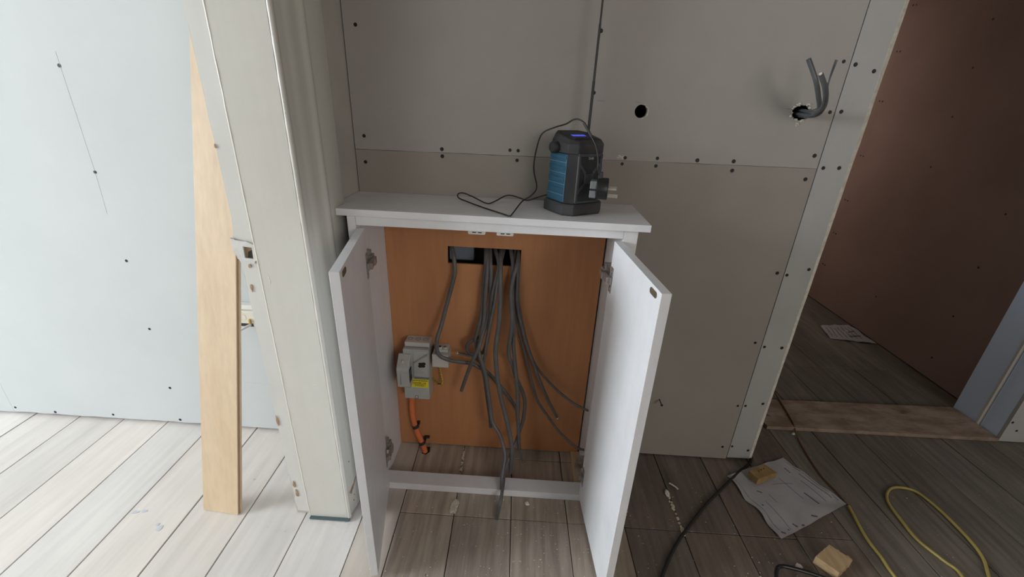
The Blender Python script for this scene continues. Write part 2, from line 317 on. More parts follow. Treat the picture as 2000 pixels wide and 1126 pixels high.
# torn paper round the cable hole and the cut rim of the round hole
t = MB()
for k in range(34):
    a = random.choice([random.uniform(-.5, 1.2), random.uniform(1.0, 3.6), random.uniform(3.9, 5.2)]); rr = random.uniform(.92, 1.18)
    t.sphere((.7115 + math.cos(a)*.024*rr, W - .001, 1.2055 + math.sin(a)*.020*rr), random.uniform(.0014, .0034), 6, (1.2, .7, 1), .3)
for k in range(9): t.sphere((.7085 + random.uniform(-.004, .004), W - .001, 1.181 - k*.0009 + random.uniform(-.002, .002)), random.uniform(.0012, .0024), 6, (1, .6, 1), .3)
t.obj('torn_rim', GYPSUM, up)
t = MB()
for k in range(20):
    a = random.uniform(-1.5, 1.4); t.sphere((.2912 + math.cos(a)*.0178*random.uniform(.96, 1.14), W - .0004, 1.1915 + math.sin(a)*.0178), random.uniform(.001, .0022), 6, (1, .5, 1.2), .3)
t.obj('torn_rim', GYPSUM, up)
t = MB()
for k in range(14): t.sphere((.252 + random.uniform(-.009, .009), W, 1.0715 + random.uniform(-.004, .004)), random.uniform(.001, .0025), 6, (1.4, .4, 1), .3)
t.obj('filler_dab', GYPSUM, up)
# pencil and scuff marks
def mark(x0, z0, x1, z1, wd, m, parent, y=W):
    d = Vector((x1-x0, 0, z1-z0)).normalized(); n = Vector((-d.z, 0, d.x))*wd/2; e = Vector((0, -.0004, 0))
    a = Vector((x0, y, z0)); b = Vector((x1, y, z1))
    return MB().hexa([a-n, b-n, b+n, a+n], [p + e for p in (a-n, b-n, b+n, a+n)]).obj('pencil_mark', m, parent)
SCUFF = mat('graphite', (0.22, 0.21, 0.20), rough=.8)
mark(.172, 1.213, .192, 1.2125, .0014, SCUFF, up); mark(.275, 1.213, .284, 1.213, .001, SCUFF, up); mark(.668, 1.214, .69, 1.212, .0009, SCUFF, up)
mark(-.413, 1.0, -.4125, 1.01, .0012, SCUFF, lowb)
# --------- left wall, in line with it, in the bright room
wl = struct(MB().box(-6.3, -.667, 1.275, 1.375, 0, 2.45).obj('wall_left', VOID), 'pale boarded wall of the bright room')
PL = lambda pts: MB().plate(pts, [], .0125, XZ(W)).obj('plasterboard', WHITEB, wl)
PL([(-4.36, .01), (-1.9588, .012), (-1.9588, 2.42), (-4.36, 2.42)]); PL([(-6.3, .01), (-4.363, .012), (-4.363, 2.42), (-6.3, 2.42)])
jl = [(-1.958 + i*.04, .0135 + random.uniform(-.0016, .0016)) for i in range(21)]
b1 = PL(jl + [(-1.13, .012), (-.667, .010), (-.667, 2.42), (-1.958, 2.42)])
for x, z in [(-1.2974,1.2416),(-1.298,.9575),(-1.2937,.6759),(-1.2934,.4235),(-1.291,.1742),(-1.9459,.0341),(-1.79,.0238),(-1.5571,.0294),(-1.2927,.0253)]: screw(x, W, z, (0, -1, 0), b1)
GRAPH = mat('faint_pencil', (0.50, 0.51, 0.52), rough=.8)
mark(-1.2953, 1.276, -1.2985, .956, .0007, GRAPH, b1); mark(-1.2985, .955, -1.305, .83, .0005, GRAPH, b1); mark(-1.0, .2195, -.80, .2195, .0008, GRAPH, b1)
# --------- the boarded pink wall in the dark hall
wp = struct(MB().box(2.085, 2.2, 1.68, 4.7, 0, 2.45).obj('wall_pink', VOID), 'pink boarded wall of the dark hall')
YZ = lambda x: Matrix(((0,0,1,x),(1,0,0,0),(0,1,0,0),(0,0,0,1)))
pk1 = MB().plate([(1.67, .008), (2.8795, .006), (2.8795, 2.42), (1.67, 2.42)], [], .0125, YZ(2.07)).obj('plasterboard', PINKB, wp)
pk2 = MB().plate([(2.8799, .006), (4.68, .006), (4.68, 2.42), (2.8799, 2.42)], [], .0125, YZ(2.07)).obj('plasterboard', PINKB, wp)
for y, z in [(2.3717,1.6354),(2.3725,1.4381),(2.3722,1.2217),(2.3753,.9807),(1.9252,.8422),(1.9259,.5955),(1.9279,.3454),(1.9303,.1104),(2.38,.2423)]: screw(2.07, y, z, (-1, 0, 0), pk1)
for z in (1.7791, 1.5533, 1.2929, .98, .7032, .4823, .2596):
    screw(2.07, 2.869, z, (-1, 0, 0), pk1); screw(2.07, 2.893, z + .002, (-1, 0, 0), pk2)
MB().add([(2.0695, 1.655, .232), (2.0695, 1.70, .237), (2.0695, 1.735, .262), (2.0695, 1.69, .246), (2.071, 1.655, .232), (2.071, 1.70, .237), (2.071, 1.735, .262), (2.071, 1.69, .246)], [(0,1,2,3),(4,7,6,5),(0,4,5,1),(1,5,6,2),(2,6,7,3),(3,7,4,0)]).obj('tear', RAWWOOD, pk1)
# --------- wall stub to the right of the hall opening
wr = struct(MB().box(1.999, 3.1, 1.472, 1.66, 0, 2.45).obj('wall_right', RAWWOOD), 'wall stub on the right of the hall opening')
j1 = MB().box(1.985, 1.999, 1.556, 1.664, .004, 2.4).obj('jamb_board', JAMBB, wr, bevel=.001)
MB().box(1.977, 1.999, 1.546, 1.556, .002, 2.4).obj('bead', CREAM, wr, bevel=.002)
MB().box(1.989, 1.999, 1.4725, 1.544, .004, 2.4).obj('jamb_board', JAMBB, wr, bevel=.001)
lb = MB().plate([(1.989, .004), (3.1, .004), (3.1, .30), (2.03, .302), (1.998, .285), (1.989, .27)], [], .0125, XZ(1.4595)).obj('plasterboard', GREYS, wr)
MB().plate([(2.06, .42), (3.1, .42), (3.1, 2.4), (1.989, 2.4), (1.989, .5)], [], .0125, XZ(1.4595)).obj('plasterboard', GREYS, wr)
screw(2.035, 1.4595, .06, (0, -1, 0), lb); screw(2.0, 1.4595, .1, (0, -1, 0), lb)

# --------- partition with the doorway; its end is dressed with a lining, a stop and a moulded architrave
XR = -.5015
struct(MB().box(-.665, XR, .922, 1.375, 0, 2.45).box(-.665, XR, -.10, .922, 2.02, 2.45).box(-.665, XR, -3.1, -.10, 0, 2.45).obj('wall_partition', PLASTER), 'stub of partition wall between the two rooms')
tr = sempty('trim_1', (-.58, .915, 0), 'cream painted door lining with chipped paint')
rows = []
for k in range(101):
    z = .004 + k*.02; a = random.uniform(-.0011, .0011); c = random.uniform(-.0004, .0004)
    rows.append([(-.616 + a, .909, z), (-.5005, .909 + c, z), (-.4988, .9105, z), (-.4988, .922, z), (-.616 + a, .922, z)])
lin = MB().loft(rows).obj('lining', CREAM, tr)
rows = []
for k in range(126):
    z = .010 + k*.016; e = -.6645 + noise.noise(Vector((0, 0, z*16)))*.0022 + noise.noise(Vector((3, 0, z*60)))*.0012
    if z < .16: e += .006*max(0, noise.noise(Vector((9, 0, z*30))) + .45)
    if abs(z - .865) < .03: e -= .007
    q = .920 + noise.noise(Vector((5, 1, z*12)))*.0008
    rows.append([(e, q + .001, z), (-.618, q, z), (-.612, q - .006, z), (-.612, .93, z), (e, .93, z)])
stop = MB().loft(rows).obj('door_stop', CREAM2, tr)
# latch keep: a ragged plaster patch with a square socket in it
pts = []
base = [(-.675, .889), (-.664, .886), (-.650, .884), (-.634, .882), (-.622, .874), (-.616, .858), (-.619, .842), (-.630, .831), (-.648, .829), (-.664, .836), (-.672, .852)]
for (xa, za), (xb, zb) in zip(base, base[1:] + base[:1]):
    for q in (0, .33, .66): pts.append((xa + (xb-xa)*q + random.uniform(-.0014, .0014), za + (zb-za)*q + random.uniform(-.0014, .0014)))
MB().tube([(-.6165 + noise.noise(Vector((2, 0, k*.6)))*.0012, .9098 + noise.noise(Vector((4, 0, k*.5)))*.0006, .012 + k*.02) for k in range(100)], .0022, .0017, 7, 2).obj('paint_ridge', mat('thick_cream_paint', (0.60, 0.575, 0.50), (0.66, 0.635, 0.56), .35, 20, (1, 1, .3), bump=.2), tr, smooth=True)
LK = MB().plate(pts, [[(-.6495, .843), (-.6295, .841), (-.6280, .869), (-.6485, .871)]], .0045, XZ(.9150)).obj('latch_patch', mat('white_filler', (0.54, 0.53, 0.50), (0.64, 0.63, 0.60), .8, 40, bump=.6, spots=[((0.33, 0.26, 0.19), 50, .66)]), tr)
MB().plate([(-.651, .840), (-.627, .839), (-.626, .871), (-.650, .873)], [], .001, XZ(.9188)).obj('latch_socket', RAWWOOD, tr)
MB().plate([(-.644, .843), (-.6295, .843), (-.631, .862), (-.640, .858)], [], .0008, XZ(.9178)).obj('latch_socket', VOID, tr)
CHIP = mat('chip_brown', (0.30, 0.17, 0.09), (0.42, 0.27, 0.15), .85, 60)
def chip(x, z, rx, rz, y=.9187, m=CHIP):
    MB().plate([(x + math.cos(2*math.pi*k/9)*rx*random.uniform(.6, 1.2), z + math.sin(2*math.pi*k/9)*rz*random.uniform(.6, 1.2)) for k in range(9)], [], .0012, XZ(y)).obj('paint_chip', m, tr)
for c in [(-.652, .765, .003, .010), (-.662, .36, .003, .02), (-.655, .12, .004, .014), (-.652, .085, .004, .02), (-.6215, .835, .004, .005), (-.645, .822, .004, .005), (-.617, .90, .002, .003), (-.6635, 1.09, .002, .005)]: chip(*c)
for c in [(-.565, .14, .004, .003, .9086), (-.53, .5, .006, .002, .9086), (-.598, .80, .003, .004, .9086), (-.597, .79, .002, .006, .9086)]: chip(*c, m=mat('cream_scuff', (0.58, 0.52, 0.42), (0.66, 0.61, 0.52), .6, 30))
MB().box(-.615, -.492, .900, .9095, .001, .006).obj('base_strip', mat('slate_grey', (0.07, 0.10, 0.11), rough=.7), tr)  # dark slate strip along the foot of the lining
ar = sempty('trim_2', (-.49, 1.0, 0), 'cream moulded architrave on the partition')
PROF = [(-.4990, .9095), (-.4970, .9078), (-.4935, .9078), (-.4905, .9100), (-.4895, .914), (-.4905, .918), (-.4940, .9205), (-.4930, .927), (-.4905, .938), (-.4895, .949), (-.4880, .9505), (-.4875, .975), (-.4862, .992), (-.4840, .998), (-.4800, 1.002), (-.4775, 1.008), (-.4780, 1.014), (-.4805, 1.018), (-.4815, 1.022), (-.4805, 1.026), (-.4795, 1.06), (-.4793, 1.098), (-.4810, 1.104), (-.4850, 1.1065), (XR, 1.1065), (XR, .9095)]
rows = []
for k in range(51):
    z = .006 + k*.0399
    rows.append([(p[0] + noise.noise(Vector((p[1]*20, 0, z*5)))*.0005, p[1], z) for p in PROF])
MB().loft(rows).obj('architrave', CREAM, ar, smooth=True)
MB().box(-.4795, -.4772, .935, .985, .100, .106).xform(Matrix.Translation((-.489, .95, .1)) @ Matrix.Rotation(.5, 4, 'X') @ Matrix.Translation((.4795, -.96, -.103))).obj('paint_chip', CHIP, ar)
for y, z in [(.957, .33), (.962, .25), (.945, .20), (.948, .09), (.95, .06), (.942, .045), (.955, .15)]:
    MB().sphere((-.4885, y, z), .0022, 6, (.3, 1, 1.4), .2).obj('paint_chip', RAWWOOD, ar)

# ------------------------------------------------------------------ cabinet
YF, YB = 1.041, 1.243
cab = thing('cabinet', 'white built-in cupboard with both doors standing open and an orange plywood back', 'cabinet', (-.09, 1.14, 0))
MB().plate([(-.4782, 1.0395), (.3035, 1.026), (.3045, 1.259), (-.4995, 1.259), (-.4995, 1.1085), (-.4782, 1.1085)], [], .0175, Matrix.Translation((0, 0, .9225))).obj('top_panel', WHITEX, cab, bevel=.0008)
MB().box(-.430, .243, YF, YF + .018, .899, .922).obj('top_rail', WHITE, cab, bevel=.0006)
MB().box(-.452, -.4305, YF, YF + .018, 0, .922).obj('stile', WHITE, cab, bevel=.0006)
MB().box(.2435, .2786, YF, YF + .018, 0, .922).obj('stile', WHITE, cab, bevel=.0006)
MB().box(-.446, -.4285, YF + .0185, 1.258, 0, .922).obj('side_panel', WHITE, cab)
MB().box(.2445, .2625, YF + .0185, 1.258, 0, .922).obj('side_panel', WHITE, cab)
MB().plate([(-.428, .004), (.2395, .004), (.2395, .922), (-.428, .922)], [[(-.2365, .7345), (-.0105, .7345), (-.0105, .7895), (-.2365, .7895)]], .009, XZ(YB)).obj('back_panel', PLY, cab, bevel=.0004)
MB().box(-.4275, .2435, 1.033, 1.085, 0, .026).obj('bottom_rail', WHITE, cab, bevel=.0008)
MB().box(.212, .244, 1.0865, 1.24, 0, .013).obj('floor_batten', PINE, cab, bevel=.001)
for x0, x1 in ((-.1485, -.1035), (-.0748, -.0310)):
    c = MB().box(x0, x1, 1.0595, 1.078, .8845, .8985).obj('magnetic_catch', WPLAS, cab, bevel=.003)
    for q in (.25, .58):
        MB().box(x0 + q*(x1-x0), x0 + (q + .22)*(x1-x0), 1.0588, 1.062, .8895, .8918).obj('catch_slot', BLACK, c)
def door(hx, hy, ox, oy, sgn, label):
    d = Vector((ox - hx, oy - hy, 0)); L = d.length; d.normalize(); n = Vector((d.y, -d.x, 0))*(-1)
    if n.x*sgn < 0: n = -n                                # n: from inner face to outer face
    T = .0195; z0, z1 = .014, .893
    P = lambda s, t, z: Vector((hx, hy, z)) + d*s + n*t
    dr = MB().hexa([P(0, 0, z0), P(L, 0, z0), P(L, T, z0), P(0, T, z0)], [P(0, 0, z1), P(L, 0, z1), P(L, T, z1), P(0, T, z1)]).obj('door', WHITE, cab, bevel=.0007)
    dr['label'] = label
    # oval steel plate for the magnet near the free top corner
    pl = []
    for k in range(24):
        a = 2*math.pi*k/24; pl.append((math.copysign(.011, math.cos(a)) + math.cos(a)*.0065, math.sin(a)*.0065))
    mtx = Matrix((( d.x, 0, -n.x, P(L - .036, 0, 0).x), (d.y, 0, -n.y, P(L - .036, 0, 0).y), (0, 1, 0, z1 - .0135), (0, 0, 0, 1)))
    MB().plate(pl, [], .0012, mtx).obj('strike_plate', BRASS, dr)
    for zc in ((.795, .118) if sgn > 0 else (.797, .145)):
        h = MB()
        def bxx(s0, s1, t0, t1, za, zb): h.hexa([P(s0, t0, za), P(s1, t0, za), P(s1, t1, za), P(s0, t1, za)], [P(s0, t0, zb), P(s1, t0, zb), P(s1, t1, zb), P(s0, t1, zb)])
        bxx(.008, .027, -.0018, 0, zc - .034, zc + .034)                       # flange plate on the door
        h.cyl(P(.019, 0, zc + .023), P(.019, -.003, zc + .023), .004, n=10); h.cyl(P(.019, 0, zc - .023), P(.019, -.003, zc - .023), .004, n=10)
        bxx(.010, .028, -.007, -.0016, zc - .010, zc + .010)                    # cup housing
        bxx(-.020, .022, -.0145, -.006, zc - .0085, zc + .0085)                  # arm
        bxx(-.034, -.010, -.018, -.010, zc - .009, zc + .009)                   # knuckle
        bxx(-.052, -.026, -.010, .004, zc - .008, zc + .012)                    # mounting block
        bxx(-.050, -.036, -.003, .022 if sgn > 0 else .021, zc - .020, zc + .024)   # wing plate on the cupboard side
        h.cyl(P(-.040, -.011, zc + .004), P(-.040, -.014, zc + .004), .0035, n=8)
        h.obj('hinge', STEEL, dr, bevel=.0008, seg=1)
    return dr
door(.2225, 1.0395, .2520, .7200, 1, 'right door, its inner face brightly lit')
door(-.4085, 1.0395, -.3475, .7400, -1, 'left door, its inner face in shade')
# grey insulation visible through the cable opening
tag(MB().box(-.245, -.165, 1.315, 1.35, .72, .86).obj('insulation_slab', FOIL, bevel=.004), 'bluish grey slab inside the wall behind the plywood opening', 'insulation')

# ------------------------------------------------------------------ cables hanging out of the plywood opening
CB = {
'A': [(-.2404,1.3,.7885),(-.227,1.26,.7834),(-.2166,1.235,.7641),(-.2122,1.225,.7346),(-.2117,1.22,.7079),(-.2244,1.215,.6542),(-.2381,1.205,.5995),(-.253,1.19,.5371),(-.2623,1.175,.504),(-.264,1.17,.4654),(-.2531,1.17,.4412),(-.2294,1.175,.426),(-.1986,1.19,.4105),(-.161,1.2,.4006),(-.1336,1.2,.3885),(-.1082,1.205,.3706),(-.0748,1.21,.3302),(-.0384,1.215,.2781),(-.0061,1.22,.224),(.0079,1.222,.1919)],
'B': [(-.1244,1.3,.7813),(-.1203,1.26,.7793),(-.1175,1.235,.7597),(-.1175,1.225,.7266),(-.1211,1.22,.6807),(-.1231,1.215,.6339),(-.1252,1.21,.5861),(-.1333,1.2,.5394),(-.1423,1.195,.5005),(-.1399,1.19,.4808),(-.134,1.185,.4476),(-.1236,1.185,.4131),(-.1111,1.185,.3597),(-.1052,1.185,.3147),(-.0972,1.185,.2515),(-.0889,1.185,.1905),(-.0863,1.185,.15)],
'L': [(-.1179,1.3,.7816),(-.1139,1.26,.7763),(-.1122,1.23,.7518),(-.1115,1.215,.7073),(-.1142,1.205,.6426),(-.1158,1.2,.5736),(-.1222,1.19,.5234),(-.1304,1.18,.4817),(-.126,1.173,.448),(-.1156,1.172,.4163),(-.1048,1.172,.3713),(-.097,1.17,.3223),(-.0885,1.165,.2638),(-.0776,1.155,.1993),(-.0528,1.14,.1658),(-.0385,1.12,.1407),(-.0292,1.1,.1067),(-.0321,1.075,.0766),(-.0347,1.053,.05),(-.0322,1.026,.036)],
'C': [(-.1114,1.3,.782),(-.1076,1.26,.7783),(-.1025,1.228,.7481),(-.0993,1.218,.7152),(-.0994,1.212,.6699),(-.0981,1.207,.625),(-.1075,1.2,.5595),(-.121,1.185,.5169),(-.1272,1.165,.4909),(-.141,1.16,.4552),(-.1546,1.165,.4163),(-.1712,1.175,.3604),(-.1884,1.185,.2981)],
'D': [(-.0951,1.3,.7829),(-.0903,1.262,.7769),(-.0797,1.235,.7568),(-.0764,1.22,.7326),(-.0841,1.21,.6973),(-.0917,1.2,.6549),(-.0947,1.195,.5955),(-.0995,1.188,.5445),(-.1046,1.182,.4973),(-.1126,1.185,.4646),(-.1268,1.195,.4438),(-.1577,1.2,.4366),(-.1695,1.2,.4515),(-.1712,1.2,.4688),(-.1578,1.2,.4851),(-.1352,1.205,.4971),(-.1224,1.21,.5007)],
'E': [(-.0674,1.3,.7844),(-.0648,1.262,.7767),(-.0721,1.222,.7404),(-.0797,1.2,.6814),(-.084,1.19,.6339),(-.092,1.185,.5829),(-.1,1.178,.5316),(-.1052,1.172,.4938),(-.11,1.178,.446),(-.1174,1.19,.4083),(-.1314,1.21,.4002),(-.1493,1.215,.4158),(-.1726,1.21,.4253),(-.2016,1.2,.4375)],
'F': [(-.0756,1.3,.7839),(-.0728,1.262,.7779),(-.0717,1.232,.7584),(-.0706,1.21,.72),(-.0679,1.195,.662),(-.067,1.185,.6023),(-.0683,1.178,.5556),(-.0719,1.173,.5234),(-.0752,1.168,.4775),(-.0718,1.163,.4234),(-.065,1.158,.372),(-.0549,1.155,.3181),(-.0388,1.15,.252),(-.0224,1.14,.1926),(-.0092,1.125,.1407),(-.0054,1.115,.1007),(-.0071,1.11,.0617),(-.0073,1.105,.0269)],
'G': [(-.0446,1.3,.7839),(-.0427,1.262,.7796),(-.0334,1.23,.743),(-.0327,1.215,.7034),(-.0292,1.205,.6285),(-.0231,1.195,.5676),(-.0208,1.19,.5189),(-.0192,1.187,.4831),(-.0111,1.183,.4144),(-.0036,1.178,.3623),(.0024,1.172,.3095),(.0059,1.165,.2367),(.0101,1.16,.1886),(.0143,1.152,.14),(.0182,1.145,.0988)],
'H': [(-.0154,1.3,.7838),(-.0173,1.262,.7793),(-.0211,1.225,.7505),(-.0309,1.205,.7076),(-.035,1.195,.664),(-.0313,1.188,.6206),(-.0274,1.18,.5716),(-.0302,1.178,.5233),(-.0334,1.178,.4781),(-.0305,1.18,.4444),(-.0196,1.19,.4091),(-.0096,1.195,.3682),(.0058,1.197,.3308),(.0216,1.197,.2919),(.0289,1.195,.2532),(.0267,1.185,.1951),(.0165,1.17,.1579),(.0017,1.145,.1113),(-.0152,1.115,.0815),(-.0268,1.085,.058),(-.0285,1.05,.043),(-.0305,1.02,.036),(-.0325,.998,.026),(-.037,.981,.010),(-.0418,.9399,.0065)],
'I': [(-.0235,1.3,.7834),(-.0203,1.265,.7748),(-.0195,1.235,.7436),(-.018,1.22,.6868),(-.0174,1.215,.6404),(-.0082,1.212,.5834),(.0033,1.21,.5484),(.0155,1.208,.5034),(.0333,1.205,.4525),(.0512,1.203,.4075),(.0675,1.2,.3641),(.0878,1.198,.3172),(.1145,1.195,.2597),(.1431,1.19,.2067)],
'J': [(-.0137,1.3,.7839),(-.0124,1.268,.7742),(-.0146,1.24,.737),(-.015,1.228,.6837),(-.0104,1.225,.622),(.0003,1.223,.5691),(.0191,1.222,.4956),(.0374,1.22,.4394),(.0589,1.218,.3941),(.0983,1.212,.3455),(.1429,1.205,.3034),(.1878,1.19,.2757),(.2272,1.165,.2709),(.2377,1.155,.2735)],
'K': [(-.03,1.3,.783),(-.0299,1.265,.7743),(-.0288,1.238,.7369),(-.0225,1.228,.6728),(-.0209,1.225,.6033),(-.0122,1.224,.5548),(.0024,1.222,.4925),(.0206,1.22,.4343),(.0381,1.218,.366),(.0533,1.215,.3148),(.0748,1.21,.2535),(.1159,1.2,.1962),(.1468,1.185,.1596),(.1892,1.165,.1286),(.2183,1.145,.1201),(.236,1.125,.1318)]}
LAB = {'A': 'leftmost grey cable from the opening, bending across in front of the small terminal box',
 'B': 'grey cable cut short above the floor, left of the cable bundle',
 'L': 'grey cable trailing down onto the top of the white bottom rail',
 'C': 'grey cable with black print along it, its cut end pointing down left',
 'D': 'grey cable curled into a small ring at mid height',
 'E': 'grey cable kinked back left with a bare pale cut end beside the ring',
 'F': 'thick straight grey cable in the middle, ending just above the cupboard floor',
 'G': 'straight grey cable with thin bare wires at its frayed lower end',
 'H': 'longest grey cable, running over the white bottom rail onto the floorboards',
 'I': 'grey cable with a pale round cut end in the right half of the plywood',
 'J': 'grey cable sweeping furthest right, its end against the right side panel at mid height',
 'K': 'grey cable sweeping down right to the lower right hinge'}
RAD = {'F': (.0072, .0046), 'A': (.0066, .0045), 'J': (.0044, .0034), 'K': (.0046, .0035), 'I': (.0052, .0038), 'E': (.0046, .0035), 'D': (.0058, .004)}
for k, pts in CB.items():
    r1, r2 = RAD.get(k, (.0062, .0042))
    c = thing('cable', LAB[k], 'cable', (pts[-1][0], pts[-1][1], max(0, pts[-1][2])), 'cables from the plywood opening')
    MB().tube(pts, r1, r2, 10, 5, twist=random.uniform(-.7, .7)).obj('sheath', CABLE, c, smooth=True)
    if k in 'IE':
        a = Vector(pts[-2]); b = Vector(pts[-1]); d = (b-a).normalized()
        MB().cyl(b, b + d*.003, r1*.85, n=10).obj('cut_end', CUTEND, c)
        for s in (-1, 1): MB().cyl(b + d*.003 + d.orthogonal().normalized()*s*.002, b + d*.006 + d.orthogonal().normalized()*s*.002, .0012, n=6).obj('core', STEEL if k == 'E' else CUTEND, c)
    if k == 'G':
        for pts2 in ([(.0182,1.145,.0988),(.0251,1.14,.0693),(.034,1.137,.042)], [(.0182,1.145,.0988),(.0205,1.138,.075),(.024,1.13,.062),(.0225,1.125,.05)], [(.0182,1.145,.0988),(.027,1.143,.078),(.031,1.14,.06),(.040,1.138,.045)]):
            MB().tube(pts2, .0014, n=6).obj('core', CABLE, c)
    if k == 'C':
        for q in range(6):
            t = .15 + q*.09; p = Vector((-.1272,1.165,.4909)).lerp(Vector((-.1712,1.175,.3604)), t)
            MB().box(p.x - .0016, p.x + .0016, p.y - .0052, p.y - .003, p.z - .004, p.z + .004).obj('print_mark', BLACK, c)
# ------------------------------------------------------------------ cables out of the torn hole in the wall
UC = {'a': [(.7155,1.3,1.2104),(.7142,1.26,1.2108),(.7063,1.2,1.2064),(.6932,1.15,1.2159),(.6784,1.12,1.2343),(.6566,1.1,1.2598),(.6335,1.09,1.2843)],
 'b': [(.706,1.3,1.2045),(.708,1.26,1.2018),(.7078,1.2,1.2016),(.7003,1.17,1.216),(.6764,1.15,1.2456),(.6573,1.14,1.2719),(.6436,1.14,1.2928),(.6252,1.14,1.3183)],
 'c': [(.713,1.3,1.1987),(.716,1.26,1.1973),(.7169,1.2,1.2008),(.711,1.17,1.221),(.6953,1.15,1.2463),(.6796,1.14,1.2685)],
 'd': [(.722,1.3,1.2078),(.7255,1.26,1.2086),(.715,1.2,1.2186),(.7129,1.18,1.2418),(.7037,1.17,1.2804),(.7006,1.16,1.3207)]}
UL = {'a': 'dark grey cable with a pale cut end, middle one out of the torn wall hole', 'b': 'dark grey cable from the torn wall hole, leaning furthest left at its tip',
      'c': 'short dark grey cable at the right of the curl out of the torn wall hole', 'd': 'thinnest grey cable rising furthest right from the torn wall hole'}
for k, pts in UC.items():
    c = thing('cable', UL[k], 'cable', pts[-1], 'cables from the torn wall hole')
    MB().tube(pts, *((.0058, .0042) if k != 'd' else (.0052, .0014)), n=10, sub=5, twist=.9 if k != 'd' else 1.9).obj('sheath', CABLED, c, smooth=True)
    if k == 'a':
        a = Vector(pts[-2]); b = Vector(pts[-1]); d = (b-a).normalized(); MB().cyl(b, b + d*.002, .0034, n=8).obj('cut_end', CUTEND, c)

# ------------------------------------------------------------------ isolator switch on the plywood
sw = thing('isolator_switch', 'grey electrical isolator switch with yellow danger label on the plywood back', 'switch', (-.34, 1.243, .25))
MB().box(-.385, -.2994, 1.19, 1.243, .2496, .345).obj('lower_housing', GPLAS, sw, bevel=.0025)
MB().box(-.379, -.294, 1.182, 1.243, .347, .452).obj('cover', GPLAS, sw, bevel=.003)
MB().hexa([(-.345, 1.176, .350), (-.2955, 1.176, .350), (-.2955, 1.183, .350), (-.345, 1.183, .350)], [(-.345, 1.1805, .448), (-.2955, 1.1805, .448), (-.2955, 1.184, .448), (-.345, 1.184, .448)]).obj('front_plate', GPLAS, sw, bevel=.001)
MB().add([(-.3445, 1.1755, .405), (-.2965, 1.1775, .442), (-.2965, 1.1755, .356), (-.3445, 1.172, .400), (-.2965, 1.172, .437), (-.2965, 1.170, .360)], [(0,2,1),(3,4,5),(0,1,4,3),(1,2,5,4),(2,0,3,5)]).obj('wedge', GPLAS, sw, bevel=.0008)
MB().box(-.3435, -.2955, 1.1735, 1.181, .3435, .3500).obj('ledge', mat('mid_grey_plastic', (0.20, 0.20, 0.195), rough=.5), sw, bevel=.001)
fl_ = MB().box(-.376, -.294, 1.196, 1.243, .4535, .4705).obj('top_flange', GPLAS2, sw, bevel=.003)
for x in (-.362, -.336, -.312): MB().lathe((x, 1.22, .4704), (0, 0, 1), [(0, .0085), (.0006, .0085), (.0006, .007), (-.0004, .006)], 14).obj('knockout', mat('knockout_grey', (0.22, 0.2, 0.18), rough=.6), fl_)
hd = MB().loft([[(x, y, z) for x, y in ((-.392, yb), (-.352, yb), (-.352, 1.183), (-.392, 1.183))] for z, yb in ((.318, 1.160), (.330, 1.146), (.395, 1.142), (.404, 1.146), (.436, 1.178))]).obj('handle', GPLAS, sw, bevel=.003)
MB().cyl((-.372, 1.1585, .419), (-.372, 1.1545, .4215), .005, .004, 14).obj('pivot', GPLAS2, hd)
MB().box(-.3518, -.3505, 1.150, 1.172, .345, .395).obj('slot', BLACK, hd)
MB().box(-.3525, -.3492, 1.152, 1.168, .372, .392).obj('slot_tab', mat('dark_grey_plastic', (0.06, 0.06, 0.06), rough=.5), hd)
MB().box(-.380, -.379, 1.1425, 1.144, .34, .395).obj('seam', mat('mid_grey_plastic', (0.2, .2, .2)), hd)
lg = MB()
for x, z in ((-.3195, .4055), (-.309, .407), (-.321, .3965), (-.311, .3975)): lg.sphere((x, 1.1712, z), .0068, 10, (1.05, .14, .85))
lg.box(-.3235, -.3075, 1.1700, 1.1716, .3935, .4085).obj('logo', BLACK, sw)
la = MB().box(-.3835, -.3005, 1.1890, 1.1898, .299, .3315).obj('warning_label', YELLOW, sw)
TX = lambda x, z, y=1.1889: Matrix(((1,0,0,x),(0,0,1,y),(0,1,0,z),(0,0,0,1)))
text_mesh('DANGER LIVE', .0072, TX(-.331, .3150), bold=.00015).obj('label_text', BLACK, la)
def word_bars(x0, x1, z, h):      # print too small to read: a row of short dark strokes
    mb = MB(); x = x0; rn = random.Random(int(z*1e5))
    while x < x1 - .001:
        l = min(rn.uniform(.003, .008), x1 - x); mb.box(x, x + l, 1.1887, 1.18905, z, z + h); x += l + .0012
    return mb.obj('label_print', BLACK, la)
word_bars(-.357, -.304, .3252, .0026); word_bars(-.352, -.309, .3107, .0014); word_bars(-.346, -.315, .3075, .0012); word_bars(-.349, -.312, .3043, .0012)
tri = MB().plate([(-.376, .302), (-.358, .302), (-.367, .318)], [[(-.3735, .3035), (-.3605, .3035), (-.367, .3150)]], .0005, XZ(1.1886)).obj('label_triangle', BLACK, la)
MB().box(-.348, -.3375, 1.1885, 1.1905, .2500, .2640).obj('screw_slot', mat('mid_grey_plastic', (0.2, .2, .2)), sw)
MB().lathe((-.3427, 1.1895, .259), (0, -1, 0), [(0, .0036), (.002, .0036), (.0026, .0026)], 12).obj('cover_screw', CHROME, sw)
